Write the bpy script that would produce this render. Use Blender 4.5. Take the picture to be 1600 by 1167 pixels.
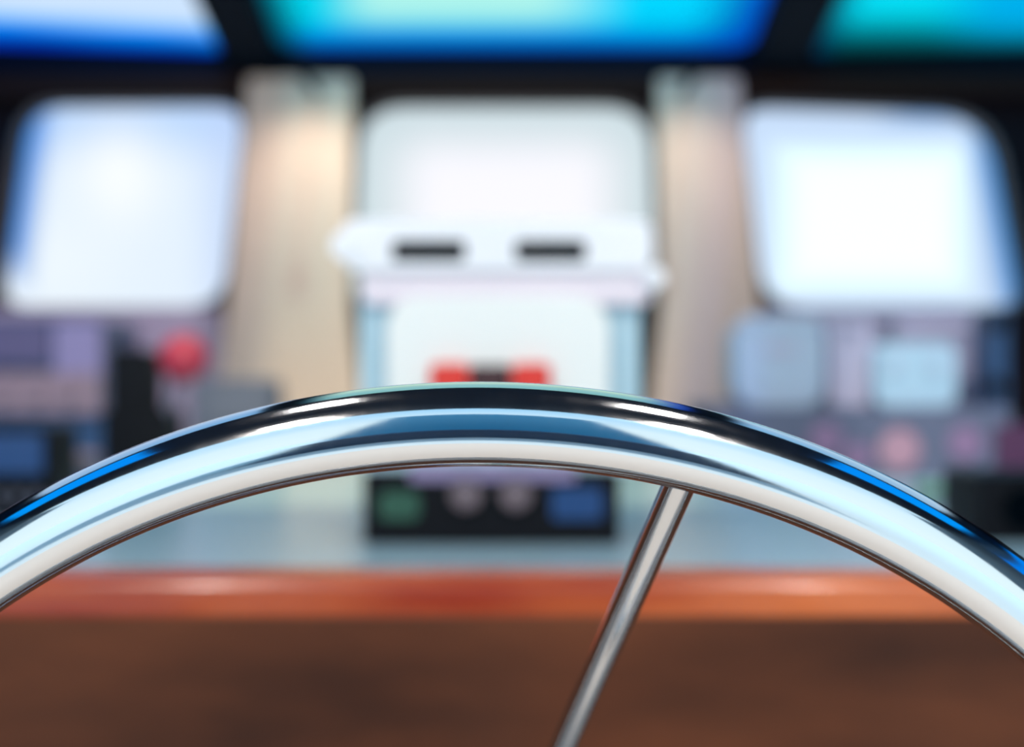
import bpy, bmesh, math, random
from mathutils import Vector, Matrix
random.seed(4)
sc = bpy.context.scene
for o in list(bpy.data.objects): bpy.data.objects.remove(o)
C = sc.collection
F = 2222.0            # focal length in pixels of the 1600 px wide frame
EYE = 1.25            # camera height

# ---------------------------------------------------------------- camera
cam = bpy.data.cameras.new('camera'); camo = bpy.data.objects.new('camera', cam); C.objects.link(camo)
cam.sensor_width = 36; cam.lens = 36 * F / 1600
cam.clip_start = .01
camo.location = (0, 0, EYE); camo.rotation_euler = (math.pi / 2, 0, 0)
cam.dof.use_dof = True; cam.dof.focus_distance = .468; cam.dof.aperture_fstop = 4.2
sc.camera = camo

# ---------------------------------------------------------------- sky, exposure
w = bpy.data.worlds.new('sky'); sc.world = w; w.use_nodes = True
nt = w.node_tree; nt.nodes.clear()
out = nt.nodes.new('ShaderNodeOutputWorld'); bg = nt.nodes.new('ShaderNodeBackground')
tc = nt.nodes.new('ShaderNodeTexCoord'); sp = nt.nodes.new('ShaderNodeSeparateXYZ'); rp = nt.nodes.new('ShaderNodeValToRGB')
nt.links.new(tc.outputs['Generated'], sp.inputs[0]); nt.links.new(sp.outputs['Z'], rp.inputs[0])
rp.color_ramp.elements[0].position = 0; rp.color_ramp.elements[0].color = (.76, .94, 1, 1)
rp.color_ramp.elements[1].position = .75; rp.color_ramp.elements[1].color = (.28, .62, .92, 1)
e_ = rp.color_ramp.elements.new(.32); e_.color = (.70, .90, 1, 1)
nt.links.new(rp.outputs[0], bg.inputs[0]); bg.inputs[1].default_value = 1.35
nt.links.new(bg.outputs[0], out.inputs[0])
sc.view_settings.view_transform = 'Standard'; sc.view_settings.look = 'None'
sc.view_settings.gamma = 1; sc.view_settings.use_curve_mapping = False
sc.view_settings.exposure = 0.0
sc.cycles.use_denoising = True
sc.cycles.max_bounces = 10; sc.cycles.transparent_max_bounces = 16
sc.cycles.sample_clamp_indirect = 6

def spot(name, loc, target, power, size_deg, blend=.6, col=(1, 1, 1), rad=.03):
    l = bpy.data.lights.new(name, 'SPOT'); l.energy = power; l.spot_size = math.radians(size_deg)
    l.spot_blend = blend; l.color = col; l.shadow_soft_size = rad
    o = bpy.data.objects.new(name, l); C.objects.link(o); o.location = loc
    o.rotation_euler = (Vector(target) - Vector(loc)).to_track_quat('-Z', 'Y').to_euler()
    return o
CEIL = 2.3
# spot lamps of the wheelhouse ceiling: (x, y), target, power
LAMPS = [((-.41, .61), (-.45, 2.9, 1.25), 15), ((.39, .45), (.55, 2.9, 1.25), 15),
         ((-.58, -.41), (-.05, 1.45, 1.3), 44), ((.57, -.5), (.05, 1.45, 1.3), 44)]
for (x, y), tg, p in LAMPS:
    spot('ceiling_spot', (x, y, CEIL - .10), tg, p, 62, .9, (1, .93, .86), .05)
# high sun astern: it reaches the open deck and the cabin sole under the hardtop's edge
sl = bpy.data.lights.new('sun', 'SUN'); sl.energy = 3.2; sl.angle = math.radians(3); sl.color = (1, .95, .88)
so = bpy.data.objects.new('sun', sl); C.objects.link(so)
so.rotation_euler = Vector((-.10, .6, -1)).to_track_quat('-Z', 'Y').to_euler()

# ---------------------------------------------------------------- materials
def mat(name, col, rough=.5, metal=0, spec=.5, noise=None, emit=None, es=0, coat=0):
    m = bpy.data.materials.new(name); m.use_nodes = True; n = m.node_tree; b = n.nodes['Principled BSDF']
    b.inputs['Base Color'].default_value = (*col, 1); b.inputs['Roughness'].default_value = rough
    b.inputs['Metallic'].default_value = metal; b.inputs['Specular IOR Level'].default_value = spec
    b.inputs['Coat Weight'].default_value = coat; b.inputs['Coat Roughness'].default_value = .08
    if emit:
        b.inputs['Emission Color'].default_value = (*emit, 1); b.inputs['Emission Strength'].default_value = es
    if noise:
        col2, scale, stretch = noise
        t = n.nodes.new('ShaderNodeTexCoord'); mp = n.nodes.new('ShaderNodeMapping'); mp.inputs['Scale'].default_value = stretch
        ns = n.nodes.new('ShaderNodeTexNoise'); ns.inputs['Scale'].default_value = scale; ns.inputs['Detail'].default_value = 5
        r = n.nodes.new('ShaderNodeValToRGB'); r.color_ramp.elements[0].position = .3; r.color_ramp.elements[1].position = .7
        r.color_ramp.elements[0].color = (*col, 1); r.color_ramp.elements[1].color = (*col2, 1)
        n.links.new(t.outputs['Object'], mp.inputs[0]); n.links.new(mp.outputs[0], ns.inputs[0])
        n.links.new(ns.outputs[0], r.inputs[0]); n.links.new(r.outputs[0], b.inputs['Base Color'])
        bp = n.nodes.new('ShaderNodeBump'); bp.inputs['Strength'].default_value = .05
        n.links.new(ns.outputs[0], bp.inputs['Height']); n.links.new(bp.outputs[0], b.inputs['Normal'])
    return m
M = {}
def chrome():
    m = mat('polished_steel', (.74, .75, .76), .045, 1); n = m.node_tree; b = n.nodes['Principled BSDF']
    t = n.nodes.new('ShaderNodeTexCoord'); ns = n.nodes.new('ShaderNodeTexNoise'); ns.inputs['Scale'].default_value = 160
    ns.inputs['Detail'].default_value = 6
    mr = n.nodes.new('ShaderNodeMapRange'); mr.inputs['To Min'].default_value = .05; mr.inputs['To Max'].default_value = .13
    n.links.new(t.outputs['Object'], ns.inputs[0]); n.links.new(ns.outputs[0], mr.inputs[0]); n.links.new(mr.outputs[0], b.inputs['Roughness'])
    return m
M['steel'] = chrome()
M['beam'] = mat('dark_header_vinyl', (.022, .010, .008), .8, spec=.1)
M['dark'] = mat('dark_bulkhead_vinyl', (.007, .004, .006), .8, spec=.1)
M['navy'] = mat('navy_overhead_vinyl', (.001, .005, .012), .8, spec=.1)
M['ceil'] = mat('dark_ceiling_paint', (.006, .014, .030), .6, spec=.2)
M['beige'] = mat('beige_wall_vinyl', (.58, .41, .33), .6, noise=((.64, .46, .375), 60, (1, 1, 1)))
M['lining'] = mat('mauve_lining', (.36, .27, .36), .6)
M['side'] = mat('side_wall_blue_grey', (.09, .14, .18), .5)
M['aftblue'] = mat('aft_door_blue', (.04, .26, .46), .4)
M['aftnavy'] = mat('aft_sill_navy', (.01, .05, .12), .4)
M['floor'] = mat('pale_deck', (.68, .61, .54), .5)
M['deckout'] = mat('aft_deck_white', (.62, .74, .78), .6)
M['gasket'] = mat('grey_gasket', (.14, .12, .12), .8, spec=.1)
M['wood'] = mat('mahogany_panel', (.030, .009, .004), .5, spec=.2, noise=((.14, .040, .014), 3.2, (1, 1, 3)))
M['rail'] = mat('varnished_rail', (.26, .022, .005), .26, noise=((.74, .19, .045), 3, (.9, 4, 4)), coat=.2, spec=.35)
M['dash'] = mat('teal_grey_dash', (.40, .56, .60), .25)
M['white'] = mat('white_moulding', (.86, .87, .90), .35)
M['white2'] = mat('pale_green_white_cover', (.88, .90, .86), .35)
M['pinkw'] = mat('pinkish_white_panel', (.80, .72, .78), .4)
M['cyanw'] = mat('pale_cyan_plastic', (.42, .60, .68), .4)
M['black'] = mat('black_plastic', (.003, .004, .007), .5, spec=.15)
M['slot'] = mat('slot_black', (.001, .003, .005), .9, spec=0)
M['red'] = mat('red_plastic', (.78, .04, .025), .35)
M['redknob'] = mat('crimson_knob', (.42, .025, .06), .5)
M['maroon'] = mat('dark_maroon', (.05, .012, .015), .4)
M['dial'] = mat('grey_pink_dial', (.17, .13, .15), .4)
M['green'] = mat('green_lens', (.03, .10, .065), .3)
M['bluedisp'] = mat('blue_display', (.01, .035, .10), .3, emit=(.01, .07, .26), es=.35)
M['violet'] = mat('violet_grey_fascia', (.11, .09, .18), .4)
M['violet2'] = mat('lilac_fascia', (.27, .22, .38), .4)
M['pinkf'] = mat('dusty_pink_fascia', (.28, .19, .22), .45)
M['blued'] = mat('dark_blue_plastic', (.02, .06, .14), .35)
M['slate'] = mat('slate_plastic', (.13, .14, .19), .45)
M['navyp'] = mat('slate_blue_plastic', (.12, .135, .20), .5)
M['pblue'] = mat('pale_blue_plastic', (.46, .55, .66), .5)
M['mauvew'] = mat('pale_mauve_plastic', (.52, .48, .60), .5)
M['cyan'] = mat('light_cyan_plastic', (.42, .60, .70), .45)
M['purple'] = mat('purple_grey_plastic', (.34, .32, .43), .45)
M['lens'] = mat('rosy_lamp_lens', (.34, .20, .25), .4, emit=(.38, .20, .25), es=.3)  # glowing colour of the discs that imitate out-of-focus glints
M['lens2'] = mat('dim_rosy_lamp_lens', (.22, .14, .24), .35, emit=(.20, .10, .16), es=.25)
M['magenta'] = mat('dark_magenta_cover', (.11, .03, .09), .45)
M['lime'] = mat('green_plastic', (.10, .30, .16), .4)
M['lampglow'] = mat('lamp_glow', (1, 1, 1), .5, emit=(1, .95, .93), es=24)

# ---------------------------------------------------------------- mesh helpers
def at(px, py, Y): return Vector(((px - 800) * Y / F, Y, EYE - (py - 583.5) * Y / F))
def tag(o, label=None, cat=None, group=None, kind=None):
    if label: o['label'] = label
    if cat: o['category'] = cat
    if group: o['group'] = group
    if kind: o['kind'] = kind
    return o
def link(name, bm, m, parent=None, smooth=False, bevel=0):
    me = bpy.data.meshes.new(name); bmesh.ops.recalc_face_normals(bm, faces=bm.faces); bm.to_mesh(me); bm.free()
    me.materials.append(M[m] if isinstance(m, str) else m)
    if smooth:
        for p in me.polygons: p.use_smooth = True
    o = bpy.data.objects.new(name, me); C.objects.link(o)
    if parent:
        o.parent = parent; o.matrix_parent_inverse = Matrix.Translation(-parent.location)
    if bevel:
        b = o.modifiers.new('bevel', 'BEVEL'); b.width = bevel; b.segments = 3; b.limit_method = 'ANGLE'
    return o
def empty(name, loc):
    o = bpy.data.objects.new(name, None); o.location = loc; o.empty_display_size = .05; C.objects.link(o); return o
def thing(name, loc, label, cat, group=None): return tag(empty(name, loc), label, cat, group)
def box(name, lo, hi, m, parent=None, bevel=0):
    bm = bmesh.new(); bmesh.ops.create_cube(bm, size=1)
    lo, hi = Vector(lo), Vector(hi)
    for v in bm.verts: v.co = Vector([(lo[i] + hi[i]) / 2 + v.co[i] * (hi[i] - lo[i]) for i in range(3)])
    return link(name, bm, m, parent, bevel=bevel)
def rpoly(pts, r, n=8):
    """rounded polygon (2-D points, one radius or one per corner)"""
    out = []; k = len(pts)
    for i in range(k):
        p, a, b = Vector(pts[i]), Vector(pts[i - 1]), Vector(pts[(i + 1) % k])
        rr = r[i] if isinstance(r, (list, tuple)) else r
        d1 = (a - p).normalized(); d2 = (b - p).normalized(); ang = d1.angle(d2)
        t = min(rr / math.tan(ang / 2), .49 * min((a - p).length, (b - p).length))
        q1, q2 = p + d1 * t, p + d2 * t
        for j in range(n + 1):
            u = j / n; out.append(tuple(q1 * (1 - u) ** 2 + p * 2 * u * (1 - u) + q2 * u * u))
    return out
def plate(name, outer, holes, y0, y1, m, parent=None, frame=None, bevel=0, smooth=False):
    """solid plate in the XZ plane (thickness along Y) with holes; frame maps (x, z, depth) to the world"""
    cu = bpy.data.curves.new(name, 'CURVE'); cu.dimensions = '2D'; cu.fill_mode = 'BOTH'; cu.extrude = abs(y1 - y0) / 2
    for ring in [outer] + holes:
        s = cu.splines.new('POLY'); s.points.add(len(ring) - 1); s.use_cyclic_u = True
        for q, (a, b) in zip(s.points, ring): q.co = (a, b, 0, 1)
    tmp = bpy.data.objects.new('tmp', cu); C.objects.link(tmp)
    me = bpy.data.meshes.new_from_object(tmp.evaluated_get(bpy.context.evaluated_depsgraph_get()))
    bpy.data.objects.remove(tmp); bpy.data.curves.remove(cu)
    bm = bmesh.new(); bm.from_mesh(me); bpy.data.meshes.remove(me)
    bmesh.ops.remove_doubles(bm, verts=bm.verts, dist=1e-6)
    ym = (y0 + y1) / 2
    for v in bm.verts:
        a, b, c = v.co
        v.co = frame(a, b, ym + c) if frame else Vector((a, ym + c, b))
    return link(name, bm, m, parent, bevel=bevel)
def pxring(pts, r, Y):
    """rounded outline given as pixels, converted to metres on the plane y = Y"""
    q = rpoly([(x, -y) for x, y in pts], r)
    return [((a - 800) * Y / F, EYE - (-b - 583.5) * Y / F) for a, b in q]
def rplate(name, x0, y0, x1, y1, r, Y, thick, m, parent=None, bevel=0):
    """rounded block, its aft face at distance Y covering the pixels given"""
    return plate(name, pxring([(x0, y0), (x1, y0), (x1, y1), (x0, y1)], r, Y), [], Y, Y + thick, m, parent, bevel=bevel)
def disc(name, px, py, rpx, Y, thick, m, parent=None, seg=40, dome=.25):
    bm = bmesh.new(); c = at(px, py, Y); r = rpx * Y / F; rings = []
    prof = [(r, thick), (r, 0), (r * .93, -thick * dome), (r * .6, -thick * dome * 1.4), (0.0005, -thick * dome * 1.5)]
    for rr, dy in prof:
        rings.append([bm.verts.new(c + Vector((rr * math.cos(2 * math.pi * i / seg), dy, rr * math.sin(2 * math.pi * i / seg)))) for i in range(seg)])
    for a, b in zip(rings, rings[1:]):
        for i in range(seg): bm.faces.new((a[i], a[(i + 1) % seg], b[(i + 1) % seg], b[i]))
    bm.faces.new(rings[0]); bm.faces.new(rings[-1])
    return link(name, bm, m, parent)
def ringd(name, px, py, rpx, Y, wpx, depth, m, parent=None, seg=40):
    bm = bmesh.new(); c = at(px, py, Y); k = Y / F; a0, a1 = rpx * k, (rpx + wpx) * k; rings = []
    for rr, dy in ((a0, 0), (a0, -depth), (a1, -depth), (a1, 0)):
        rings.append([bm.verts.new(c + Vector((rr * math.cos(2 * math.pi * i / seg), dy, rr * math.sin(2 * math.pi * i / seg)))) for i in range(seg)])
    for j in range(4):
        a, b = rings[j], rings[(j + 1) % 4]
        for i in range(seg): bm.faces.new((a[i], a[(i + 1) % seg], b[(i + 1) % seg], b[i]))
    return link(name, bm, m, parent)
def lathe(name, prof, loc, m, parent=None, seg=40, axis=None):
    bm = bmesh.new(); rings = []
    for r, z in prof:
        rings.append([bm.verts.new((max(r, 1e-4) * math.cos(2 * math.pi * i / seg), max(r, 1e-4) * math.sin(2 * math.pi * i / seg), z)) for i in range(seg)])
    for a, b in zip(rings, rings[1:]):
        for i in range(seg): bm.faces.new((a[i], a[(i + 1) % seg], b[(i + 1) % seg], b[i]))
    bm.faces.new(rings[0]); bm.faces.new(rings[-1])
    q = Vector(axis).to_track_quat('Z', 'Y').to_matrix().to_4x4() if axis is not None else Matrix()
    bmesh.ops.transform(bm, matrix=Matrix.Translation(loc) @ q, verts=bm.verts)
    return auto(link(name, bm, m, parent), 40)
def tube(name, a, b, r0, r1, m, parent=None, seg=48, extra=None):
    a, b = Vector(a), Vector(b); L = (b - a).length
    prof = [(r0, 0)] + (extra or []) + [(r1, L)]
    o = lathe(name, prof, a, m, parent, seg, b - a)
    return o
def auto(o, deg=35):
    for p in o.data.polygons: p.use_smooth = True
    o.data.set_sharp_from_angle(angle=math.radians(deg)); return o

# ---------------------------------------------------------------- the setting
def struct(o, label=None): return tag(o, label, None, None, 'structure')
DY = 3.0                    # distance of the forward bulkhead
DZ = 1.08                   # height of the dash top
def P2(px, py, Y=DY): a = at(px, py, Y); return (a.x, a.z)
W1 = pxring([(32, 158), (388, 156), (352, 484), (-12, 484)], [70, 55, 70, 45], DY)
W2 = pxring([(557, 158), (1022, 158), (1030, 484), (548, 484)], [80, 80, 50, 50], DY)
W3 = pxring([(1153, 158), (1555, 172), (1612, 484), (1190, 484)], [50, 110, 40, 80], DY)
zt = P2(0, 135)[1]
front = plate('wall_front', [(-1.9, .0), (1.9, .0), (1.9, zt), (-1.9, zt)], [W1, W2, W3], DY, DY + .05, 'dark')
struct(front, 'dark forward bulkhead around the three lower windows')
# header beam between lower and upper windows
hb = box('trim_1', (-1.9, DY - .035, P2(0, 152)[1]), (1.9, DY + .10, P2(0, 120)[1]), 'beam', bevel=.01)
struct(hb, 'dark brown header beam between lower and upper windows')
# padded beige covers of the pillars
def pillar(name, pts, lab):
    o = plate(name, pxring(pts, 4, DY), [], DY - .045, DY, 'beige', bevel=.008); struct(o, lab)
pillar('trim_2', [(394, 128), (554, 128), (549, 484), (575, 708), (335, 708), (362, 484)], 'beige padded pillar between left and centre windows')
pillar('trim_3', [(1025, 128), (1149, 128), (1182, 484), (1205, 708), (1005, 708), (1031, 484)], 'beige padded pillar between centre and right windows')
for px0, px1, i, lab in ((-300, 345, 4, 'mauve grey lining under the left window'), (1196, 1545, 5, 'mauve grey lining under the right window')):
    o = rplate('trim_%d' % i, px0, 482, px1, 708, 4, DY - .03, .03, 'lining'); struct(o, lab)
# upper raked windshield: plane from the header up and aft
A0 = Vector((0, DY + .02, P2(0, 120)[1] + .0)); A1 = Vector((0, 1.0, CEIL)); rk = (A1 - A0); RL = rk.length; ru = rk.normalized()
rn = Vector((0, -ru.z, ru.y)); rn = rn if rn.z > 0 else -rn
def rake(a, b, c): return Vector((a, 0, 0)) + A0 + ru * b + rn * c
def rk_px(px, py):
    """where the ray of a pixel meets the raked plane -> (x, distance along the rake)"""
    d = Vector(((px - 800) / F, 1, -(py - 583.5) / F)); o = Vector((0, 0, EYE))
    t = (A0 - o).dot(rn) / d.dot(rn); h = o + d * t
    return (h.x, (h - A0).dot(ru))
def up_hole(pl, pr, yb0, yb1, r):
    a = rk_px(pl, yb0); b = rk_px(pr, yb1)
    return rpoly([a, b, (b[0], RL - .06), (a[0], RL - .06)], r)
U1 = up_hole(-330, 366, 96, 117, .07); U2 = up_hole(432, 1176, 112, 112, .07); U3 = up_hole(1246, 1960, 122, 98, .07)
up = plate('wall_front_upper', [(-1.9, 0), (1.9, 0), (1.9, RL), (-1.9, RL)], [U1, U2, U3], 0, .05, 'navy', frame=rake)
struct(up, 'near-black raked frame around the tinted upper windows')

def lerp(a, b, t): return tuple(a[i] * (1 - t) + b[i] * t for i in range(3))
def sm(t): t = max(0, min(1, t)); return t * t * (3 - 2 * t)
def glass_mat(name):
    m = bpy.data.materials.new(name); m.use_nodes = True; n = m.node_tree; n.nodes.clear()
    o = n.nodes.new('ShaderNodeOutputMaterial'); tr = n.nodes.new('ShaderNodeBsdfTransparent'); g = n.nodes.new('ShaderNodeBsdfGlossy')
    g.inputs['Roughness'].default_value = .4; mx = n.nodes.new('ShaderNodeMixShader'); mx.inputs[0].default_value = .006
    at_ = n.nodes.new('ShaderNodeAttribute'); at_.attribute_name = 'tint'
    n.links.new(at_.outputs['Color'], tr.inputs[0]); n.links.new(tr.outputs[0], mx.inputs[1]); n.links.new(g.outputs[0], mx.inputs[2])
    n.links.new(mx.outputs[0], o.inputs[0]); return m
M['tinted'] = glass_mat('tinted_glass')
def pane(name, x0, x1, z0, z1, y, th, fn, frame, parent, nx=64, nz=48):
    """glass pane: a closed slab whose inner face carries the colour of the tint film"""
    bm = bmesh.new(); lay = bm.verts.layers.float_color.new('tint'); G = []
    for k in (0, 1):
        g = []
        for j in range(nz + 1):
            row = []
            for i in range(nx + 1):
                u, v = i / nx, j / nz; x = x0 + (x1 - x0) * u; z = z0 + (z1 - z0) * v
                q = bm.verts.new(frame(x, z, y + th * k)); q[lay] = (*(fn(x, z) if k == 0 else (1, 1, 1)), 1); row.append(q)
            g.append(row)
        G.append(g)
    for k in (0, 1):
        for j in range(nz):
            for i in range(nx): bm.faces.new((G[k][j][i], G[k][j][i + 1], G[k][j + 1][i + 1], G[k][j + 1][i]))
    for j in range(nz):
        for i in (0, nx): bm.faces.new((G[0][j][i], G[0][j + 1][i], G[1][j + 1][i], G[1][j][i]))
    for i in range(nx):
        for j in (0, nz): bm.faces.new((G[0][j][i], G[0][j][i + 1], G[1][j][i + 1], G[1][j][i]))
    return link(name, bm, 'tinted', parent)
def flat(a, b, c): return Vector((a, c, b))
def edge_dist(ring):
    n = len(ring)
    def f(x, z):
        p = Vector((x, z)); best = 9; inside = False
        for i in range(n):
            a, b = Vector(ring[i]), Vector(ring[(i + 1) % n]); d = b - a; L2 = d.length_squared
            t = 0 if L2 < 1e-12 else max(0, min(1, (p - a).dot(d) / L2)); best = min(best, (p - a - d * t).length)
            if (a.y > z) != (b.y > z) and x < (b.x - a.x) * (z - a.y) / (b.y - a.y) + a.x: inside = not inside
        return best if inside else -best
    return f
def window(n, ring, lab, fn, upper=False, gm='gasket'):
    e = empty('window_%d' % n, (0, 0, 0)); struct(e, lab)
    cx = sum(p[0] for p in ring) / len(ring); cz = sum(p[1] for p in ring) / len(ring)
    grow = [(cx + (x - cx) * 1.0, cz + (z - cz) * 1.0) for x, z in ring]
    def off(r, d):
        q = []
        for i in range(len(r)):
            a, b = Vector(r[i - 2]), Vector(r[(i + 2) % len(r)]); t = (b - a).normalized(); q.append((r[i][0] + t.y * d, r[i][1] - t.x * d))
        return q
    s = 1 if sum(ring[i - 1][0] * ring[i][1] - ring[i][0] * ring[i - 1][1] for i in range(len(ring))) > 0 else -1
    xs = [p[0] for p in ring]; zs = [p[1] for p in ring]; ed = edge_dist(ring)
    if upper: pane('glass_pane', min(xs) - .03, max(xs) + .03, min(zs) - .03, max(zs) + .03, .052, .006, lambda x, z: fn(x, z, ed(x, z)), rake, e)
    else: pane('glass_pane', min(xs) - .03, max(xs) + .03, min(zs) - .03, max(zs) + .03, DY + .052, .006, lambda x, z: fn(x, z, ed(x, z)), flat, e)
    # rubber gasket lining the opening
    bm = bmesh.new(); rg = []
    for d, c in ((.0, 0), (-.006, 0), (-.006, 1), (.0, 1)):
        q = off(ring, d * s)
        dd = (0.0 - .004 + c * .05) if upper else (DY - .004 + c * .05)
        rg.append([bm.verts.new((rake if upper else flat)(a, b, dd)) for a, b in q])
    for j in range(4):
        a, b = rg[j], rg[(j + 1) % 4]
        for i in range(len(a)): bm.faces.new((a[i], a[(i + 1) % len(a)], b[(i + 1) % len(a)], b[i]))
    link('gasket', bm, 'navy' if upper else gm, e)
k = DY / F
def lin(v): v /= 255; return v / 12.92 if v <= .04045 else ((v + .055) / 1.055) ** 2.4
SKY = (.73 * 1.35, .92 * 1.35, 1.35)
def T(r, g, b): return tuple(min(1, lin(v) / (q * .98)) for v, q in zip((r, g, b), SKY))
def blob(px, py, x, y, a, b): return math.exp(-((px - x) / a) ** 2 - ((py - y) / b) ** 2)
def tint1(x, z, d):     # pale blue film, clearest in the middle, saturated blue along the outer edge
    px, py = 800 + x / k, 583.5 - (z - EYE) / k
    left = 32 + (158 - py) * .135
    base = lerp(T(190, 218, 255), T(226, 240, 255), sm((py - 170) / 110))
    base = lerp(base, T(255, 255, 255), .9 * blob(px, py, 175, 270, 70, 80))
    base = lerp(base, T(238, 248, 255), .8 * blob(px, py, 70, 400, 120, 90))
    base = lerp(base, T(190, 212, 250), sm((px - 265) / 110) * .8)
    e = sm((px - left) / 60); return lerp(T(0, 130, 225), base, max(e, sm((py - 360) / 110)))
def tint2(x, z, d):
    px, py = 800 + x / k, 583.5 - (z - EYE) / k
    c = sm(min(px - 560, 1025 - px) / 130) * sm((py - 160) / 110)
    return lerp(T(205, 222, 228), T(248, 248, 255), c)
def tint3(x, z, d):
    px, py = 800 + x / k, 583.5 - (z - EYE) / k
    c = sm(min((px - 1180) / 100, (1560 - px) / 90, (py - 190) / 80, (490 - py) / 90))
    base = lerp(T(200, 222, 250), (1, 1, 1), c)
    right = 1555 + (py - 172) * .18
    e = min(sm((right - px) / 55), max(sm((py - 160) / 40), sm((1510 - px) / 160)))
    return lerp(T(30, 130, 205), base, e)
window(1, W1, 'left lower window, bright white with a blue outer edge', tint1)
window(2, W2, 'centre lower window, bright white behind the instrument pod', tint2)
window(3, W3, 'right lower window, brightest, with a blue right edge', tint3)
# bottom edge rows and side columns of the upper panes, as seen from the helm, place the tint bands
def upx(x, b):
    q = rake(x, b, 0); return 800 + q.x * F / q.y, 583.5 - (q.z - EYE) * F / q.y
U2L, U2R, U3L = rk_px(432, 112)[0], rk_px(1176, 112)[0], rk_px(1246, 122)[0]
def tu1(x, b, d):
    px, py = upx(x, b); bot = 96 + px * .06; h = min((bot - py) / 1.0, (366 - px) / 1.15)
    c = lerp(T(0, 50, 190), T(0, 110, 240), sm(h / 12)); c = lerp(c, T(0, 170, 255), sm((h - 8) / 18)); return lerp(c, T(208, 230, 255), sm((h - 24) / 22))
def tu2(x, b, d):
    px, py = upx(x, b); h = 114 - py; l = (x - U2L) / k; r = (U2R - x) / k
    c = lerp(T(0, 70, 180), T(0, 125, 225), sm(h / 22)); c = lerp(c, T(0, 200, 240), sm((h - 12) / 32))
    inner = lerp(T(175, 245, 236), T(0, 215, 255), sm((px - 820) / 180)); inner = lerp(inner, T(0, 215, 240), sm((600 - px) / 110))
    c = lerp(c, inner, sm((h - 26) / 38)); c = lerp(c, T(232, 255, 226), sm((h - 90) / 140))
    c = lerp(T(0, 70, 190), c, sm(r / 130) if r < 130 else 1); return lerp(T(0, 70, 90), c, sm(l / 75))
def tu3(x, b, d):
    px, py = upx(x, b); h = 118 - py; l = (x - U3L) / k
    c = lerp(T(0, 45, 50), T(0, 130, 145), sm(h / 40)); c = lerp(c, T(0, 222, 245), sm((h - 22) / 55))
    c = lerp(c, T(0, 165, 235), sm((px - 1430) / 150) * .8 * sm(h / 60)); c = lerp(c, T(215, 238, 255), sm((h - 100) / 120)); return lerp(T(0, 50, 90), c, sm(l / 80))
window(4, U1, 'upper left window, pale blue glass with saturated blue border', tu1, True)
window(5, U2, 'upper centre window, aqua glass turning blue to the right', tu2, True)
window(6, U3, 'upper right window, cyan glass with dark teal lower border', tu3, True)

# side walls with a blue tinted upper window each, hardtop, floor, open deck astern
SX = 1.9
for s, nm in ((-1, 'left'), (1, 'right')):
    def fr(a, b, c, s=s): return Vector((s * c, a, b))
    hole = rpoly([(.25, 1.72), (2.1, 1.72), (2.1, 2.18), (.25, 2.18)], .06)
    o = plate('wall_%s' % nm, [(-1.0, 0), (3.05, 0), (3.05, 2.3), (-1.0, 2.3)], [hole], SX, SX + .05, 'side', frame=fr); struct(o, 'blue-grey %s side wall of the wheelhouse' % nm)
    e = empty('window_%d' % (7 if s < 0 else 8), (0, 0, 0)); struct(e, 'blue tinted side window, high on the %s wall' % nm)
    pane('glass_pane', .22, 2.13, 1.69, 2.21, SX + .052, .006, lambda x, z: (.0, .25, .85), fr, e, 4, 4)
def top(a, b, c): return Vector((a, b, c))
sky_l = rpoly([(-1.78, .25), (-.98, .25), (-.98, .93), (-1.78, .93)], .06); sky_r = [(-a, b) for a, b in sky_l]
cb = plate('ceiling', [(-1.95, -.62), (1.95, -.62), (1.95, 1.02), (-1.95, 1.02)], [sky_l, sky_r], CEIL, CEIL + .05, 'ceil', frame=top)
for i, sx in ((9, -1.38), (10, 1.38)):
    e = empty('window_%d' % i, (0, 0, 0)); struct(e, 'blue tinted skylight in the hardtop, %s side' % ('left' if sx < 0 else 'right'))
    pane('glass_pane', sx - .43, sx + .43, .22, .96, CEIL + .052, .006, lambda x, z: (.0, .42, 1), top, e, 4, 4)
struct(cb, 'dark hardtop over the helm')
fb = box('floor', (-1.95, -.5, -.05), (1.95, 3.05, 0), 'floor'); struct(fb, 'pale cabin sole')
db = box('aft_deck', (-4, -9, -.06), (4, -.5, -.005), 'deckout'); struct(db, 'white open deck astern')
aft = box('wall_back', (-.42, -1.62, .0), (.42, -1.32, .78), 'aftnavy', bevel=.02); struct(aft, 'navy engine box at the back of the cockpit')  # added out of view so the rim mirrors a navy band
aw = box('trim_6', (-.6, -2.64, -.0), (.6, -2.60, 2.9), 'aftblue', bevel=.01); struct(aw, 'blue canvas screen behind the engine box')  # unseen screen, added to turn the middle of the rim reflection blue

# ceiling lamps
for i, ((x, y), tg, p) in enumerate(LAMPS):
    lab = ['ceiling lamp panel over the wheel, left of the helm', 'ceiling lamp panel over the wheel, right of the helm',
           'ceiling lamp panel behind the helm, left side', 'ceiling lamp panel behind the helm, right side'][i]
    t = thing('ceiling_lamp', (x, y, CEIL), lab, 'lamp', 'ceiling lamps')
    hx, hy = .062, (.17 if y > 0 else .20)
    o = plate('lamp_frame', rpoly([(x - hx - .012, y - hy - .012), (x + hx + .012, y - hy - .012), (x + hx + .012, y + hy + .012), (x - hx - .012, y + hy + .012)], .04),
              [rpoly([(x - hx, y - hy), (x + hx, y - hy), (x + hx, y + hy), (x - hx, y + hy)], .035)], CEIL - .03, CEIL, 'ceil', t, frame=top)
    plate('lamp_lens', rpoly([(x - hx + .001, y - hy + .001), (x + hx - .001, y - hy + .001), (x + hx - .001, y + hy - .001), (x - hx + .001, y + hy - .001)], .034), [], CEIL - .022, CEIL - .001, 'lampglow', t, frame=top)
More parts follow.
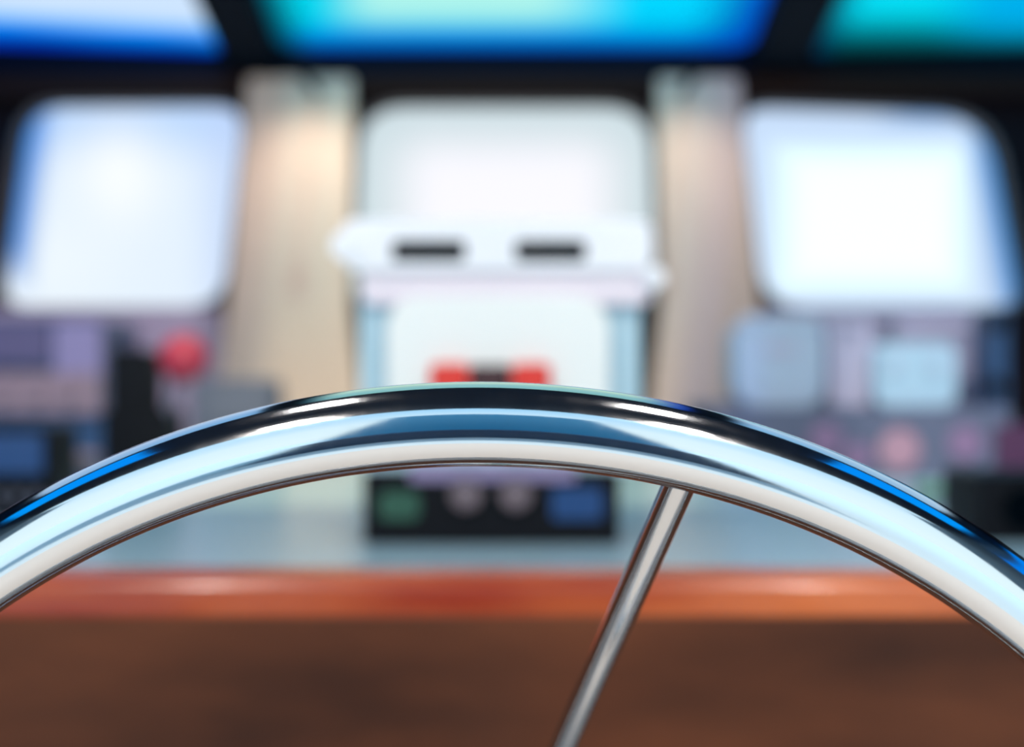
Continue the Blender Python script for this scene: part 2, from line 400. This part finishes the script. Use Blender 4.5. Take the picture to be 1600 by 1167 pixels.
# little washers on brackets above the pillars
for px, pw, lab in ((468, 4.2, 'small downlight on the header above the left pillar'), (1090, 2.6, 'small downlight on the header above the right pillar')):
    Y = 2.72; c = at(px, 116, Y); t = thing('pillar_lamp', tuple(c), lab, 'lamp')
    lathe('lamp_housing', [(.020, .02), (.020, 0), (.017, -.004), (.001, -.004)], c, 'navy', t)
    box('bracket', (c.x - .008, Y + .005, c.z + .006), (c.x + .008, DY - .033, c.z + .016), 'navy', t)
    spot('pillar_light', (c.x, Y, c.z - .02), (c.x, DY - .06, 1.62), pw, 95, 1, (1, .84, .66), .03)

# ---------------------------------------------------------------- helm console
RY = .95
con = thing('helm_console', (0, RY, 0), 'mahogany helm console with an orange varnished rail and front panelling', 'console')
zt_, zb_ = EYE - (898 - 583.5) * RY / F, EYE - (966 - 583.5) * RY / F
dsh = box('dashboard', (-1.88, RY + .05, DZ - .03), (1.88, DY - .046, DZ), 'dash')
tag(dsh, 'broad teal grey dash top between the varnished rail and the windows', 'dashboard')
pw = 1.24
for i in range(3):
    x0 = -1.86 + i * pw
    box('front_panel', (x0 + .002, RY - .003, .10), (x0 + pw - .002, RY + .045, zb_ + .002), 'wood', con, bevel=.002)
box('plinth', (-1.86, RY + .06, 0), (1.86, RY + .09, .10), 'black', con)
# rounded varnished rail
bm = bmesh.new()
zt_, zb_ = EYE - (898 - 583.5) * RY / F, EYE - (966 - 583.5) * RY / F
pr = rpoly([(RY - .004, zb_), (RY + .05, zb_), (RY + .05, zt_), (RY - .004, zt_)], [.006, .004, .008, .018], 6)
segs = 2; rows = [[bm.verts.new((x, a, b)) for a, b in pr] for x in (-1.88, 1.88)]
for i in range(len(pr)): bm.faces.new((rows[0][i], rows[0][(i + 1) % len(pr)], rows[1][(i + 1) % len(pr)], rows[1][i]))
bm.faces.new(rows[0]); bm.faces.new(rows[1])
auto(link('edge_rail', bm, 'rail', con), 50)

# ---------------------------------------------------------------- steering wheel
WX, WZ, WY, WR, TR, TILT, DISH, PHI, SR = (-.01156, EYE - .31404, .53782, .30246, .0143, .19018, .1802, .24283, .0058)
U = Vector((0, -math.sin(TILT), math.cos(TILT))); NF = Vector((0, math.cos(TILT), math.sin(TILT))); WC = Vector((WX, WY, WZ))
wh = thing('steering_wheel', tuple(WC), 'polished stainless steering wheel with thick tubular rim in sharp focus', 'steering wheel')
bm = bmesh.new(); NM, NN = 288, 64; g = []
for i in range(NM):
    a = 2 * math.pi * i / NM; rd = Vector((math.sin(a), 0, 0)) + U * math.cos(a)
    g.append([bm.verts.new(WC + rd * (WR + TR * math.cos(2 * math.pi * j / NN)) + NF * TR * math.sin(2 * math.pi * j / NN)) for j in range(NN)])
for i in range(NM):
    for j in range(NN): bm.faces.new((g[i][j], g[(i + 1) % NM][j], g[(i + 1) % NM][(j + 1) % NN], g[i][(j + 1) % NN]))
link('rim', bm, 'steel', wh, smooth=True)
HC = WC + NF * DISH
for kx in range(5):
    a = PHI + kx * 2 * math.pi / 5; rd = Vector((math.sin(a), 0, 0)) + U * math.cos(a)
    p0 = WC + rd * (WR - TR * .35); p1 = HC + rd * .02
    L = (p1 - p0).length
    s_ = tube('spoke', p0, p1, SR, SR, 'steel', wh, 40)
lathe('hub', [(.001, -.022), (.03, -.020), (.038, -.012), (.04, 0), (.04, .02), (.032, .03), (.001, .03)], HC, 'steel', wh, 48, NF)
lathe('hub_nut', [(.001, -.012), (.010, -.010), (.013, -.004), (.013, .002)], HC - NF * .022, 'steel', wh, 6, NF)
shaft_end = Vector((HC.x, RY - .005, HC.z - .02))
tube('shaft', HC + NF * .012, shaft_end, .016, .016, 'steel', wh)
lathe('mounting_flange', [(.03, -.001), (.03, -.008), (.022, -.012), (.001, -.012)], Vector((shaft_end.x, RY - .0045, shaft_end.z)), 'steel', wh, 40, (0, 1, 0))

# ---------------------------------------------------------------- centre instrument pod
PY = 1.415
pod = thing('instrument_pod', (at(790, 0, 1).x * PY, PY, DZ), 'white instrument pod with two black slots standing on a black base', 'instrument pod')
base = rplate('base_unit', 568, 736, 968, 849, 10, PY, .13, 'black', pod, .004)
for x in (728, 806):
    d = disc('gauge', x, 772, 25, PY - .002, .004, 'dial', pod); ringd('bezel', x, 772, 25, PY, 4, .006, 'black', d)
rplate('side_display', 862, 762, 942, 812, 10, PY - .004, .004, 'bluedisp', pod)['label'] = 'dim blue display on the right of the base'
rplate('side_lamp', 592, 768, 655, 812, 14, PY - .004, .004, 'green', pod)['label'] = 'dull green lens on the left of the base'
rplate('upper_fascia', 640, 726, 900, 752, 6, PY - .006, .012, 'violet2', pod)
body = rplate('body', 562, 440, 1000, 738, 22, PY + .01, .11, 'cyanw', pod, .006)
rplate('lower_cover', 604, 462, 952, 640, [60, 60, 12, 12], PY - .012, .022, 'white2', pod, .006)
rplate('chest_panel', 566, 412, 1016, 476, 18, PY - .006, .10, 'pinkw', pod, .008)
hd = plate('head', pxring([(536, 344), (1018, 344), (1018, 424), (536, 424)], 28, PY), [pxring([(612, 376), (728, 376), (728, 410), (612, 410)], 12, PY), pxring([(804, 376), (916, 376), (916, 410), (804, 410)], 12, PY)], PY - .014, PY + .05, 'white', pod)
rplate('slot_back', 600, 368, 928, 418, 4, PY + .006, .03, 'slot', pod)
for sx in (545, 1018): ringd('side_boss', sx, 388 if sx < 800 else 436, .5, PY + .01, 22 if sx < 800 else 16, .03, 'white', pod)
rplate('centre_latch', 734, 570, 798, 640, 6, PY - .024, .012, 'maroon', pod)
for x in (672, 800): rplate('red_button', x, 568, x + 60, 612, 10, PY - .028, .016, 'red', pod, .003)

# ---------------------------------------------------------------- things on the left of the dash
def zpx(Y): return 583.5 + (EYE - DZ) * F / Y      # pixel row where the dash top lies at distance Y
Y = 2.0
thr = thing('throttle_control', (at(203, 0, Y).x, Y, DZ), 'black throttle control with a lever ending in a crimson ball knob', 'throttle')
rplate('housing', 160, 640, 262, zpx(Y), 12, Y, .10, 'black', thr, .006)
rplate('grip_column', 172, 545, 238, 650, 18, Y + .01, .06, 'black', thr, .006)
kn = at(287, 560, Y - .01)
tube('lever', at(250, 690, Y + .03), kn, .007, .006, 'slate', thr, 24)
bm = bmesh.new(); bmesh.ops.create_uvsphere(bm, u_segments=32, v_segments=20, radius=38 * Y / F); bmesh.ops.transform(bm, matrix=Matrix.Translation(kn), verts=bm.verts)
link('ball_knob', bm, 'redknob', thr, smooth=True)
Y = 2.55
rack = thing('electronics_rack', (at(60, 0, Y).x, Y, DZ), 'low violet and dusty pink electronics rack under the left window', 'electronics rack')
rplate('cabinet', -120, 498, 160, zpx(Y), 10, Y, .25, 'blued', rack, .006)
rplate('upper_fascia', -112, 503, 78, 568, 6, Y - .01, .012, 'violet', rack, .003)
rplate('lilac_fascia', 84, 503, 158, 588, 6, Y - .01, .012, 'violet2', rack, .003)
rplate('middle_fascia', -112, 582, 156, 646, 6, Y - .012, .014, 'pinkf', rack, .003)
for i in range(5):
    x = -95 + i * 50
    disc('knob', x, 612, 12, Y - .022, .012, 'pinkf', rack)
Y = 2.45
bx = thing('junction_box', (at(360, 0, Y).x, Y, DZ), 'slate grey box on the dash right of the throttle', 'box')
rplate('case', 300, 592, 425, zpx(Y), 14, Y, .12, 'slate', bx, .006); rplate('lid_panel', 315, 606, 410, 660, 8, Y - .006, .008, 'slate', bx, .002)
Y = 1.66
pl = thing('chart_plotter', (at(20, 0, Y).x, Y, DZ), 'black chart plotter with a dim blue display at the far left', 'display')
rplate('case', -70, 668, 84, zpx(Y), 14, Y, .09, 'black', pl, .006)
rplate('screen', -50, 678, 66, 740, 6, Y - .004, .006, 'bluedisp', pl)
for i in range(4): disc('button', -34 + i * 30, 775, 8, Y - .003, .004, 'slate', pl)
Y = 1.8
c = at(118, 0, Y)
cup = thing('grey_beaker', (c.x, Y, DZ), 'small grey beaker between the chart plotter and the throttle', 'beaker')
lathe('body', [(.001, .001), (.022, .001), (.024, .004), (.028, .066), (.026, .066), (.022, .008), (.001, .008)], (c.x, Y, DZ), 'slate', cup)
lathe('rim_band', [(.0285, .06), (.030, .062), (.030, .068), (.0285, .07), (.0262, .068), (.0262, .062), (.0285, .06)], (c.x, Y, DZ), 'pinkf', cup)

# ---------------------------------------------------------------- things on the right of the dash
Y = 2.3
cab = thing('switch_cabinet', (at(1340, 0, Y).x, Y, DZ), 'slate blue switch cabinet with round rosy lamps on its front', 'cabinet')
CT = 636
rplate('case', 1118, CT, 1580, zpx(Y), 8, Y, .36, 'navyp', cab, .005)
for x, y, r, m, lb in ((1405, 702, 33, 'lens', 'brightest rosy lamp'), (1290, 686, 27, 'lens2', None), (1340, 712, 22, 'lens2', None), (1508, 692, 28, 'lens2', None), (1500, 720, 10, 'lens', None)):
    if r > 10:
        d = disc('indicator_lamp', x, y, r, Y - .003, .004, m, cab)  # solid discs modelled in place of out-of-focus light spots
        if lb: d['label'] = lb
        ringd('bezel', x, y, r, Y, 2, .005, 'navyp', d)
zc = EYE - (CT - 583.5) * Y / F
def on_cab(name, x0, y0, x1, lab, cat, m, dY=.05, th=.08, r=12, parts=None):
    YY = Y + dY; yb = 583.5 + (EYE - zc) * F / YY
    t = thing(name, (at((x0 + x1) / 2, 0, YY).x, YY, zc), lab, cat)
    rplate('body', x0, y0, x1, yb, r, YY, th, m, t, .006)
    for (nm, a, b_, c_, d_, mm) in parts or []: rplate(nm, a, b_, c_, d_, 4, YY - .006, .008, mm, t, .002)
    return t
on_cab('storage_bin', 1150, 500, 1288, 'pale blue rounded bin on the switch cabinet, nearest the pillar', 'bin', 'pblue', .03, .12, 38, [('lid', 1160, 494, 1280, 512, 'pblue'), ('handle', 1195, 540, 1245, 552, 'mauvew')])
on_cab('tissue_box', 1296, 500, 1362, 'pale mauve box between pale blue bin and cyan case', 'box', 'mauvew', .06, .12, 12, [('opening', 1312, 512, 1348, 522, 'purple')])
on_cab('equipment_case', 1368, 536, 1494, 'light cyan low case on the switch cabinet', 'case', 'cyan', .02, .12, 22, [('latch', 1390, 560, 1408, 580, 'pblue'), ('latch', 1452, 560, 1470, 580, 'pblue')])
on_cab('document_tray', 1400, 494, 1535, 'purple grey tray standing behind the light cyan case', 'tray', 'purple', .17, .10, 8, [('label_strip', 1415, 504, 1520, 514, 'mauvew')])
on_cab('handset', 1542, 480, 1576, 'dark upright handset at the right end of the switch cabinet', 'handset', 'blued', .02, .08, 10, [('earpiece', 1547, 490, 1571, 515, 'black'), ('mouthpiece', 1547, 590, 1571, 615, 'black')])
Y = 1.9
c = at(1455, 0, Y)
gb = thing('green_dispenser', (c.x, Y, DZ), 'small green topped dispenser in front of the switch cabinet', 'dispenser')
rplate('body', 1433, 772, 1477, zpx(Y), 6, Y, .03, 'slate', gb, .003)
rplate('cap', 1437, 756, 1473, 776, 8, Y + .003, .024, 'lime', gb, .003)
Y = 1.43
bb = thing('black_speaker', (at(1580, 0, Y).x, Y, DZ), 'black speaker box at the far right of the dash', 'speaker')
rplate('case', 1528, 742, 1690, zpx(Y), 12, Y, .12, 'black', bb, .006)
d = disc('speaker_cone', 1600, 795, 34, Y - .003, .004, 'slot', bb); ringd('cone_ring', 1600, 795, 34, Y, 4, .005, 'black', d)
Y = 1.68
mb = thing('magenta_folder', (at(1600, 0, Y).x, Y, DZ), 'dark magenta folder standing behind the black speaker box', 'folder')
rplate('cover', 1556, 664, 1660, zpx(Y), 5, Y, .006, 'magenta', mb, .001); rplate('cover', 1556, 664, 1660, zpx(Y + .03), 5, Y + .024, .006, 'magenta', mb, .001)
rplate('pages', 1562, 670, 1654, zpx(Y + .02), 3, Y + .006, .018, 'slate', mb)
